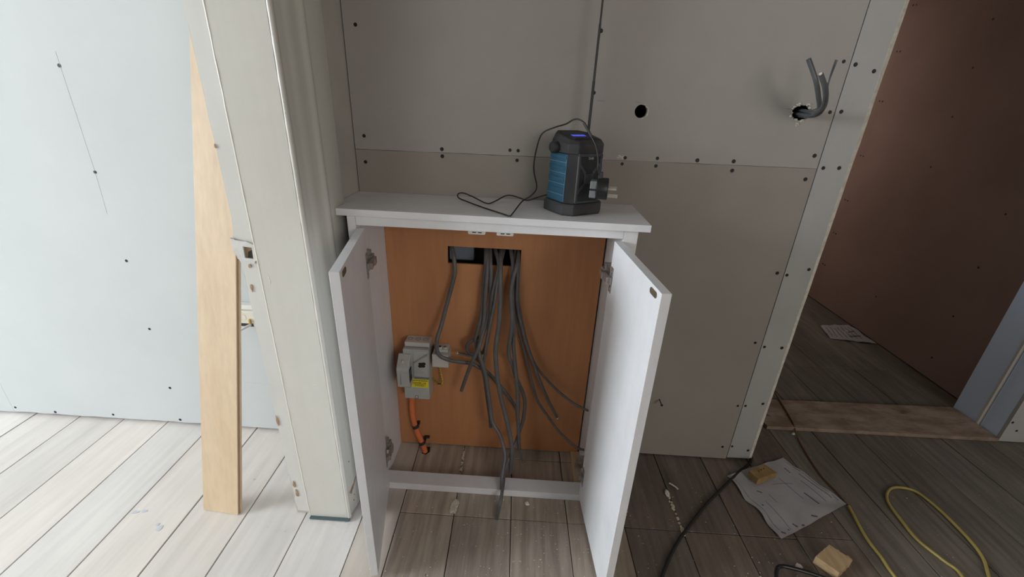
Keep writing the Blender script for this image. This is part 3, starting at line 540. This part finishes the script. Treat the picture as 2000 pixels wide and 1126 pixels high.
# small terminal box
tb = thing('terminal_box', 'small pale grey terminal box to the right of the isolator switch', 'box', (-.258, 1.243, .386))
MB().box(-.2850, -.2310, 1.187, 1.243, .386, .434).obj('housing', GPLAS2, tb, bevel=.002)
MB().box(-.2815, -.2345, 1.20, 1.243, .4345, .446).obj('neck', GPLAS2, tb, bevel=.003)
for x in (-.262, -.2455): 
    s = MB().lathe((x, 1.212, .444), (0, 0, 1), [(0, .008), (.008, .0076), (.008, .0045), (.004, .0045)], 14).obj('gland', GPLAS2, tb)
    MB().cyl((x, 1.212, .4505), (x, 1.212, .4525), .0045, n=10).obj('opening', BLACK if x < -.25 else BRASS, s)
# twisted earth wire
ew = thing('earth_wire', 'short twisted yellow earth wire looping below the terminal box', 'wire', (-.28, 1.225, .29))
EW = [(-.2691,1.222,.384),(-.2670,1.222,.3601),(-.2644,1.222,.3396),(-.2594,1.22,.3118),(-.2634,1.22,.2944),(-.277,1.225,.2919),(-.2907,1.232,.301),(-.3,1.236,.3132)]
MB().tube(EW, .0026, n=8).obj('sleeve', YELGRN, ew, smooth=True)
st = MB()
for i in range(1, len(EW) - 1):
    for q in (0, .35, .7):
        p = Vector(EW[i]).lerp(Vector(EW[i+1]), q); d = (Vector(EW[i+1]) - Vector(EW[i])).normalized()
        st.cyl(p - d*.0011 + Vector((.0008, 0, 0)), p + d*.0011 - Vector((.0008, 0, 0)), .0030, n=8)
st.obj('stripe', GREENS, ew)
# orange conduit
oc = thing('orange_conduit', 'bright orange conduit running from the isolator switch into the floor', 'conduit', (-.3254, 1.205, 0))
OC = [(-.366,1.222,.2490),(-.3700,1.222,.2238),(-.3722,1.222,.174),(-.3671,1.22,.1181),(-.3548,1.215,.076),(-.3406,1.210,.0387),(-.331,1.206,.010),(-.3254,1.20,-.012)]
MB().tube(OC, .0098, n=14).obj('pipe', ORANGE, oc, smooth=True)
for i, q in ((3, .35), (5, .1)):
    p = Vector(OC[i]).lerp(Vector(OC[i+1]), q); d = (Vector(OC[i+1]) - Vector(OC[i])).normalized()
    c = MB().cyl(p - d*.006, p + d*.006, .0122, n=14).box(p.x + .004, p.x + (.022 if i == 5 else .012), 1.234, 1.243, p.z - .001, p.z + .007).box(p.x, p.x + .012, p.y + .002, 1.242, p.z - .004, p.z + .004).obj('saddle_clip', RUBBER, oc, bevel=.001)
tag(MB().plate([(-.338, 1.194), (-.322, 1.190), (-.311, 1.204), (-.314, 1.228), (-.330, 1.226)], [], .0012, Matrix.Translation((0, 0, .0002))).obj('floor_hole', VOID, floor))
# stray screw in the wall right of the cupboard
ps = thing('protruding_screw', 'black screw sticking out of the grey wall beside the right cupboard door', 'screw', (.5049, 1.26, .258))
MB().cyl((.5049, 1.275, .258), (.505, 1.232, .256), .0019, n=8).obj('shank', SCREW, ps); MB().lathe((.505, 1.2325, .256), (0, -1, 0), [(0, .002), (.003, .0045), (.0042, .0045), (.0036, .003)], 12).obj('head', SCREW, ps)

# ------------------------------------------------------------------ jobsite radio on the cupboard top
RM = Matrix.Translation((.120, 1.150, .940)) @ Matrix.Rotation(math.radians(33), 4, 'Z')
ra = thing('jobsite_radio', 'black and blue jobsite radio with lit blue screen on top of the cupboard', 'radio', (.120, 1.150, .940))
def oct_(wd, dp, ch, z, dz=0):
    a, b = wd/2, dp/2
    return [(x, y, z + dz*(y + b)/(2*b)) for x, y in ((-a+ch, -b), (a-ch, -b), (a, -b+ch), (a, b-ch), (a-ch, b), (-a+ch, b), (-a, b-ch), (-a, -b+ch))]
def R_(mb, n, m, par=ra, **k): return mb.xform(RM).obj(n, m, par, **k)
R_(MB().loft([oct_(.124, .116, .020, 0), oct_(.130, .122, .021, .004), oct_(.130, .122, .021, .025), oct_(.124, .116, .020, .030)]), 'rubber_base', RUBBERD, bevel=.0015)
R_(MB().loft([oct_(.116, .108, .019, .0302), oct_(.110, .102, .018, .150)]), 'body', RUBBER, bevel=.001)
R_(MB().loft([oct_(.113, .106, .019, .1502), oct_(.113, .106, .019, .172, .006), oct_(.100, .092, .017, .180, .020)]), 'top_shell', RUBBERD, bevel=.002)
# blue side cheeks with ribs (left and right)
for s in (-1, 1):
    x0 = s*.0555
    ck = MB().hexa([(x0, -.036, .032), (x0 + s*.0050, -.036, .032), (x0 + s*.0050, .036, .032), (x0, .036, .032)], [(x0 - s*.003, -.034, .149), (x0 + s*.0020, -.034, .149), (x0 + s*.0020, .034, .149), (x0 - s*.003, .034, .149)])
    cko = R_(ck, 'side_cheek', BLUE, bevel=.002)
    for q in range(4):
        z = .050 + q*.0265; f = (z - .032)/.117
        xx = x0 + s*(.0050 - .003*f) 
        R_(MB().box(min(xx, xx + s*.0006), max(xx, xx + s*.0006), -.035, .035, z - .0005, z + .0005), 'rib_line', DUST, cko)
        R_(MB().box(min(xx - s*.001, xx + s*.0014), max(xx - s*.001, xx + s*.0014), -.033, .033, z + .0075, z + .0165), 'rib', BLUE, cko, bevel=.0006)
# front frame with an X of ribs over a dark grille
R_(MB().box(-.033, .033, -.0545, -.050, .036, .146), 'grille', GRILLE, bevel=.001)
fr = MB()
fr.box(-.037, -.031, -.0565, -.050, .033, .150).box(.031, .037, -.0565, -.050, .033, .150).box(-.037, .037, -.0565, -.050, .145, .152).box(-.037, .037, -.0565, -.050, .031, .037)
for sx in (-1, 1):
    for sz in (-1, 1):
        p0 = Vector((sx*.033, -.0558, .092 + sz*.036)); p1 = Vector((sx*.012, -.0558, .092 + sz*.012)); n = Vector((p1.z - p0.z, 0, p0.x - p1.x)).normalized()*.0035; e = Vector((0, .005, 0))
        fr.hexa([p0 - n, p1 - n, p1 + n, p0 + n], [p0 - n + e, p1 - n + e, p1 + n + e, p0 + n + e])
fr.box(-.014, .014, -.0562, -.050, .080, .104)
R_(fr, 'front_frame', mat('front_frame_black', (0.034, 0.037, 0.043), (0.055, 0.058, 0.066), .5, 30), bevel=.001)
R_(text_mesh('DAB', .008, Matrix(((1,0,0,0),(0,0,1,-.0568),(0,1,0,.1385),(0,0,0,1))), bold=.0002), 'badge_text', mat('badge_grey', (0.28, 0.30, 0.31), rough=.5), fr_p := ra)
# corner guards
for sx in (-1, 1):
    g = MB().hexa([(sx*.0385, -.0535, .034), (sx*.0575, -.0345, .034), (sx*.0565, -.0325, .034), (sx*.0370, -.0515, .034)] if sx > 0 else [(-.0575, -.0345, .034), (-.0385, -.0535, .034), (-.0370, -.0515, .034), (-.0565, -.0325, .034)],
                  [(sx*.0365, -.0515, .146), (sx*.0545, -.0325, .146), (sx*.0535, -.0305, .146), (sx*.0350, -.0495, .146)] if sx > 0 else [(-.0545, -.0325, .146), (-.0365, -.0515, .146), (-.0350, -.0495, .146), (-.0535, -.0305, .146)])
    go = R_(g, 'corner_guard', RUBBERD, bevel=.001)
    for a, b2 in (((.0585, .0350), (.0555, .0330)), ((.0385, .0545), (.0365, .0525))):
        R_(MB().cyl((sx*a[0], -a[1], .034), (sx*b2[0], -b2[1], .146), .0007, n=6), 'guard_edge', mat('worn_edge', (0.20, 0.20, 0.205), rough=.7), go)
# screen and buttons on the sloping top
S0 = Matrix.Translation((0, 0, .1805)) @ Matrix.Rotation(math.atan2(.020, .092), 4, 'X') @ Matrix.Translation((0, .046, 0))
def T_(mb, n, m, par=ra, **k): return mb.xform(RM @ Matrix.Translation((0, -.046, 0)) @ Matrix.Translation((0, 0, .1803)) @ Matrix.Rotation(math.atan2(.020, .092), 4, 'X')).obj(n, m, par, **k)
pn = T_(MB().box(-.040, .040, .012, .078, -.001, .0012), 'control_panel', GRILLE, bevel=.0006)
T_(MB().box(-.026, .016, .036, .047, .0010, .0018), 'screen', SCREEN, pn)
for k in range(6): T_(MB().box(-.033 + k*.0115, -.0245 + k*.0115, .016, .024, .0010, .0026), 'button', RUBBERD, pn, bevel=.0006)
R_(MB().lathe((-.056, .012, .162), (-1, 0, 0), [(0, .013), (.004, .0145), (.014, .0140), (.017, .0115)], 20), 'knob', RUBBER, smooth=True)
# aerial
ab = RM.inverted() @ Vector((.149, 1.196, 1.13))
at = MB()
a0 = Vector((.1485, 1.197, 1.110)); a1 = Vector((.1513, 1.200, 1.60)); d = (a1 - a0)
an = MB().cyl(a0, a0 + d*.30, .0036, n=10).cyl(a0 + d*.30, a0 + d*.55, .0030, n=10).cyl(a0 + d*.55, a0 + d*.8, .0024, n=10).cyl(a0 + d*.8, a1, .0018, n=10).obj('aerial', PLUGB, ra, smooth=True)
MB().lathe(a0 - Vector((0, 0, .004)), d, [(0, .006), (.012, .006), (.016, .004)], 12).obj('aerial_joint', RUBBER, ra)
# ------------------------------------------------------------------ power lead draped over the radio, with its plug
pc = thing('power_lead', 'thin black power lead looped on the cupboard top and draped over the radio, three-pin plug', 'lead', (-.04, 1.12, .94))
LEAD = [(.085,1.215,.965),(.0574,1.215,.966),(.028,1.22,.956),(-.0006,1.215,.9469),(-.0301,1.215,.955),(-.0592,1.215,.958),(-.0926,1.185,.9448),(-.112,1.165,.9438),(-.1517,1.2,.9516),(-.1828,1.215,.9587),(-.195,1.2,.9581),(-.1904,1.18,.9515),(-.1606,1.16,.9456),(-.1133,1.11,.9438),(-.060,1.054,.9436),(-.0423,1.036,.9436),(-.0357,1.058,.945),(-.0144,1.165,.9542),(.0059,1.175,.9660),(.0201,1.165,.9846),(.0217,1.16,1.0019),(.0127,1.15,1.0362),(.012,1.14,1.0695),(.0195,1.13,1.1142),(.0305,1.12,1.1357),(.0578,1.11,1.1491),(.0815,1.105,1.1573),(.1008,1.1,1.1686),(.1157,1.09,1.1673),(.129,1.08,1.1559),(.1417,1.065,1.1325),(.1521,1.055,1.1144),(.1595,1.05,1.0866),(.1615,1.048,1.065),(.167,1.048,1.050)]
MB().tube(LEAD, .0019, n=8, sub=5).obj('cord', PLUGB, pc, smooth=True)
MB().cyl((.1225,1.0835,1.162), (.1417,1.0650,1.1325), .0036, .0030, 10).obj('strain_relief', RUBBERD, pc)
PM = Matrix.Translation((.180, 1.062, 1.015)) @ Matrix.Rotation(math.radians(-12), 4, 'Z') @ Matrix.Scale(1.12, 4)
def P_(mb, n, m, par=pc, **k): return mb.xform(PM).obj(n, m, par, **k)
rr = lambda x, s: [(x, math.cos(2*math.pi*k/20)*.0235*s + (0), math.sin(2*math.pi*k/20)*.0235*s*(1.05 if math.sin(2*math.pi*k/20) > 0 else .95)) for k in range(20)]
pg = P_(MB().loft([rr(-.012, .86), rr(-.010, .98), rr(.010, 1.0), rr(.012, .94)]), 'plug', PLUGB, smooth=True)
P_(MB().box(-.026, -.0115, -.017, .014, -.018, .018), 'plug_grip', PLUGG, pg, bevel=.002)
P_(MB().box(-.0265, -.011, -.018, .015, -.002, .002), 'plug_grip_rib', PLUGB, pg)
P_(MB().box(-.012, -.002, -.006, .006, .020, .036), 'cord_sleeve', RUBBERD, pg, bevel=.002)
for y, z, l, a, b2 in ((-.0108, .0035, .018, .0032, .0020), (.0108, .0035, .018, .0032, .0020), (0, -.0125, .022, .0020, .0040)):
    P_(MB().box(.012, .012 + l, y - a, y + a, z - b2, z + b2), 'pin', CHROME, pg, bevel=.0006)

# ------------------------------------------------------------------ leaning maple board on the left
mp = thing('leaning_board', 'long pale maple board leaning in the corner beside the cream door lining', 'board', (-.89, .905, 0))
LD = Vector((.090, .188, 1.0)); ex = Vector((.116, -.0105, 0)); exn = ex.normalized(); eyn = Vector((.09, .995, 0))
def prof(pts, z): return [Vector((-.954, .907, 0)) + exn*p[0] + eyn*p[1] + LD*z for p in pts]
WD = ex.length
zs = [0.0005, .6, 1.2, 1.74]
MB().loft([prof([(0, 0), (WD, 0), (WD, .0040), (0, .0040)], z) for z in zs]).obj('face_veneer', MAPLE, mp, bevel=.0006)
MB().loft([prof([(.001, .0042), (WD - .004, .0042), (WD - .004, .0085), (.001, .0085)], z) for z in zs]).obj('groove', MAPLED, mp)
MB().loft([prof([(.0, .0087), (WD + .004, .0087), (WD + .004, .0145), (0, .0145)], z) for z in zs]).obj('backing', MAPLE, mp, bevel=.0006)
# ------------------------------------------------------------------ open socket box on the left wall
sb = thing('socket_box', 'cream open socket box with loose cable on the pale wall behind the leaning board', 'socket', (-.90, 1.26, .47))
MB().box(-.968, -.878, 1.222, 1.2595, .4765, .5350).obj('box', CRPLAS, sb, bevel=.003)
MB().box(-.972, -.874, 1.232, 1.2595, .5355, .5520).obj('cover_strip', WPLAS, sb, bevel=.002)
MB().lathe((-.9185, 1.222, .513), (0, -1, 0), [(-.001, .011), (.0008, .011), (.0008, .0095), (-.0006, .009)], 20).obj('knockout', CRPLAS, sb)
MB().box(-.930, -.888, 1.2212, 1.224, .480, .4905).obj('opening', BLACK, sb)
MB().tube([(-.892, 1.228, .488), (-.910, 1.212, .481), (-.93, 1.200, .470), (-.944, 1.198, .452), (-.950, 1.205, .43)], .0042, n=8).obj('loose_cable', mat('pale_cable', (0.55, 0.54, 0.52), rough=.5), sb, smooth=True)
MB().box(-.899, -.893, 1.216, 1.222, .492, .508).obj('brass_terminal', mat('brass', (0.5, 0.33, 0.08), rough=.4, metal=.5), sb, bevel=.001)

# ------------------------------------------------------------------ right-hand floor things
th = MB().hexa([(1.04, 1.4455, .0012), (1.988, 1.4575, .0012), (1.974, 1.655, .0012), (1.02, 1.628, .0012)], [(1.04, 1.4455, .017), (1.988, 1.4575, .017), (1.974, 1.655, .017), (1.02, 1.628, .017)]).obj('threshold_board', THRESH, bevel=.0015)
tag(th, 'dusty brown chipboard strip laid across the hall opening', 'board')
def sheet(name, c, label, nx, ny, lift, ink):
    """paper sheet bilinear between four corners (c0..c3), gently buckled"""
    mb = MB(); c = [Vector(p) for p in c]; rnd = random.Random(len(label))
    ox = rnd.uniform(0, 50)
    def P(u, v):
        p = c[0]*(1-u)*(1-v) + c[1]*u*(1-v) + c[2]*u*v + c[3]*(1-u)*v
        e = max(0, 1 - 6*min(u, v, 1-u, 1-v)); n = noise.noise(Vector((u*2.6 + ox, v*2.6, 0)))
        e2 = .010*noise.noise(Vector((u*4, v*4, ox)))*e
        return Vector((p.x + e2, p.y + e2, .0022 + lift*(abs(n) + .5*e*abs(noise.noise(Vector((u*5, v*5, 9 + ox)))))))
    G = [[P(i/nx, j/ny) for j in range(ny+1)] for i in range(nx+1)]
    vs = [p for r in G for p in r]; n = len(vs); vs += [p + Vector((0, 0, .0004)) for p in vs]
    q = lambda i, j: i*(ny+1) + j
    fs = []
    for i in range(nx):
        for j in range(ny): fs += [(q(i,j), q(i,j+1), q(i+1,j+1), q(i+1,j)), (n+q(i,j), n+q(i+1,j), n+q(i+1,j+1), n+q(i,j+1))]
    edge = [q(i,0) for i in range(nx)] + [q(nx,j) for j in range(ny)] + [q(i,ny) for i in range(nx,0,-1)] + [q(0,j) for j in range(ny,0,-1)]
    for a, b in zip(edge, edge[1:] + edge[:1]): fs.append((a, b, b+n, a+n))
    mb.add(vs, fs); o = thing(name, label, 'paper', tuple(sum(c, Vector())/4)); pp = mb.obj('sheet', PAPER, o, smooth=True)
    for (u0, v0, u1, v1, wd) in ink:
        a = P(u0, v0); b = P(u1, v1); K = 8; M_ = MB()
        for s in range(K):
            p0 = P(u0 + (u1-u0)*s/K, v0 + (v1-v0)*s/K); p1 = P(u0 + (u1-u0)*(s+1)/K, v0 + (v1-v0)*(s+1)/K); d = (p1-p0); d.z = 0; d.normalize(); nn = Vector((-d.y, d.x, 0))*wd/2; z = Vector((0, 0, .0009)); z2 = Vector((0, 0, .0003))
            M_.hexa([p0-nn+z2, p1-nn+z2, p1+nn+z2, p0+nn+z2], [p0-nn+z, p1-nn+z, p1+nn+z, p0+nn+z])
        M_.obj('printed_line', INK, pp)
    return o
ink1 = [(.05 + .0*k, .2 + .06*k, .0, .2, .001) for k in range(0)]
ink1 = [(.83, .18, .84, .32, .004), (.91, .35, .93, .85, .0022), (.97, .1, .97, .92, .0016), (.84, .45, .84, .85, .0014), (.72, .62, .73, .84, .006), (.30, .45, .30, .60, .0012), (.18, .52, .19, .95, .0012), (.06, .93, .09, .97, .006), (.26, .90, .28, .96, .006), (.33, .97, .36, .98, .006), (.16, .93, .165, .95, .004), (.52, .92, .56, .97, .006), (.2, .35, .24, .40, .004), (.10, .55, .11, .57, .004), (.60, .30, .62, .70, .001), (.45, .35, .70, .45, .001), (.05, .1, .06, .9, .001)]
sheet('paper_sheet', [(.7696, 1.1785, 0), (1.0248, 1.2875, 0), (1.1285, 1.0869, 0), (.8339, .9376, 0)], 'creased printed plan sheet lying under a small wood offcut at the wall end', 22, 18, .010, ink1)
sheet('paper_sheet', [(1.8187, 2.275, 0), (1.8608, 2.4376, 0), (2.055, 2.475, 0), (2.0605, 2.2407, 0)], 'printed sheet lying in the dark hall at the foot of the pink wall', 14, 12, .012, [(.2, .1 + .12*k, .85, .14 + .12*k, .004) for k in range(7)] + [(.3, .55, .4, .9, .012), (.55, .6, .6, .85, .01)])
def block(name, top, h, z0, m, label, rough_end=None):
    b = thing(name, label, 'wood block', (sum(p[0] for p in top)/4, sum(p[1] for p in top)/4, z0), 'softwood offcuts on the floor')
    n = 12; rows = []
    t = [Vector((p[0], p[1], 0)) for p in top]
    for i in range(n+1):
        f = i/n; a = t[0].lerp(t[1], f); c = t[3].lerp(t[2], f); j = random.uniform(-.0015, .0015) if 0 < i < n else (random.uniform(-.004, .004) if rough_end and i == n else 0)
        rows.append([(a.x + j, a.y, z0), (c.x, c.y + j, z0), (c.x, c.y + j, z0 + h), (a.x + j, a.y, z0 + h)])
    o = MB().loft(rows).obj('timber', m, b, bevel=.0012)
    return b
b1_ = block('wood_block', [(.834, 1.1724), (.906, 1.2105), (.9322, 1.1720), (.8494, 1.1358)], .026, .0145, OFFCUT2, 'small brown wood offcut with screw holes weighing down the plan sheet')
for dx, dy in ((.0, .006), (-.012, -.002), (.012, .012)): MB().lathe((.880 + dx, 1.174 + dy, .0408), (0, 0, 1), [(0, .0024), (.0005, .0024), (.0005, .001)], 8).obj('screw_hole', VOID, b1_)
b2_ = block('wood_block', [(.8908, .8722), (.9559, .9133), (.9953, .8692), (.9298, .8262)], .028, .0012, OFFCUT, 'pale splintered softwood offcut in front of the plan sheet')
sp = MB()
for k in range(9): sp.hexa(*[[(.957 + k*.004 + dx, .912 - k*.0045 + dy, z) for dx, dy in ((0, 0), (.004, -.004), (.006 + random.random()*.004, -.001), (.003, .003))] for z in (.006, .022 + random.uniform(-.006, .006))])
sp.obj('splintered_end', OFFCUT, b2_)
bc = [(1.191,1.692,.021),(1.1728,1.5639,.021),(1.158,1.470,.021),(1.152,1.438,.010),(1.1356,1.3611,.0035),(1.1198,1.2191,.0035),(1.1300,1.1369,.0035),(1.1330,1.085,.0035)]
tag(MB().tube(bc, .0030, n=8, sub=5).obj('browned_lead_run', mat('browned_lead_run', (0.16, 0.085, 0.045), rough=.7), smooth=True), 'far run of the yellow lead, its dirt and shade put into a thin brown cord, from the hall opening to the plan sheet corner', 'cord')  # continues the yellow lead; dirt and shade both put into its brown
yl = [(1.1310,1.0789,.0055),(1.1089,.9665,.005),(1.108,.9009,.005),(1.1042,.8464,.005),(1.115,.76,.005),(1.17,.70,.005),(1.25,.74,.005),(1.3058,.8607,.005),(1.2915,.9063,.005),(1.2678,.9698,.005),(1.2715,1.0417,.005),(1.2795,1.1008,.005),(1.2999,1.1376,.005),(1.3335,1.1661,.005),(1.371,1.1757,.005),(1.415,1.1639,.005),(1.4341,1.1129,.005),(1.4397,1.0415,.005),(1.4349,.9653,.005),(1.4191,.9156,.005),(1.3859,.8664,.005),(1.33,.78,.005),(1.25,.62,.005)]
tag(MB().tube(yl, .0044, n=8, sub=5).obj('extension_lead', YCAB, smooth=True), 'yellow lead looping over the dark floorboards on the right', 'lead')
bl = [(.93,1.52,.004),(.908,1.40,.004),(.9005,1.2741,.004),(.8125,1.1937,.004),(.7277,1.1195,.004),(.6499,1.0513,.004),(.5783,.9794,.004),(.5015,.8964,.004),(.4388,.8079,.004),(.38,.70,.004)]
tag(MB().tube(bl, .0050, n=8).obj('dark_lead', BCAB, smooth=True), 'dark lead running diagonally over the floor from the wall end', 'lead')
hr = [(.735,.770,.008),(.7495,.8085,.016),(.7632,.8324,.018),(.7799,.8424,.018),(.8125,.8389,.018),(.8746,.8231,.016),(.9023,.8109,.014),(.93,.79,.010)]
tag(MB().tube(hr, .0054, n=10, sub=6).obj('bent_rod', BLACKM, smooth=True), 'glossy black bent metal rod at the bottom edge of the floor', 'rod')
# plaster crumbs
CR = mat('plaster_crumb', (0.62, 0.58, 0.50), (0.74, 0.71, 0.64), .9, 60)
def crumb(x, y, r, lab, sq=(1, 1, .5)):
    tag(MB().sphere((x, y, r*.45), r, 8, sq, .3).obj('plaster_crumb', CR), lab, 'crumb', 'plaster crumbs on the floor')
crumb(.0521, 1.0063, .008, 'pale crumb on the boards in front of the white bottom rail')
crumb(.5285, 1.0823, .010, 'pale crumb in the board gap right of the right cupboard door', (.8, 1.4, .5))
crumb(.8397, .8511, .011, 'white crumb beside the black bent rod')
crumb(1.1405, 1.4245, .008, 'pale crumb in front of the threshold strip', (1.3, .8, .5))
tag(MB().tube([(.548, 1.128, .004), (.556, 1.121, .005), (.566, 1.113, .004), (.571, 1.104, .004)], .0035, .002, 6).obj('wood_shaving', CR), 'thin pale shaving on the dark boards near the wall foot', 'shaving')
dm = MB()
for k in range(420):
    x = random.gauss(.05, .32); y = random.uniform(.72, 1.03)
    if k > 300: x = random.uniform(-.75, -.45); y = random.uniform(.84, .905)
    if k > 360: x = random.uniform(.3, 1.4); y = random.uniform(.8, 1.22)
    dm.sphere((x, y, .0006), random.uniform(.0006, .0016), 4, (random.uniform(.6, 2.4), 1, .5), .3)
tag(dm.obj('plaster_dust', CR), 'fine pale plaster dust scattered over the floorboards', 'dust', kind='stuff')
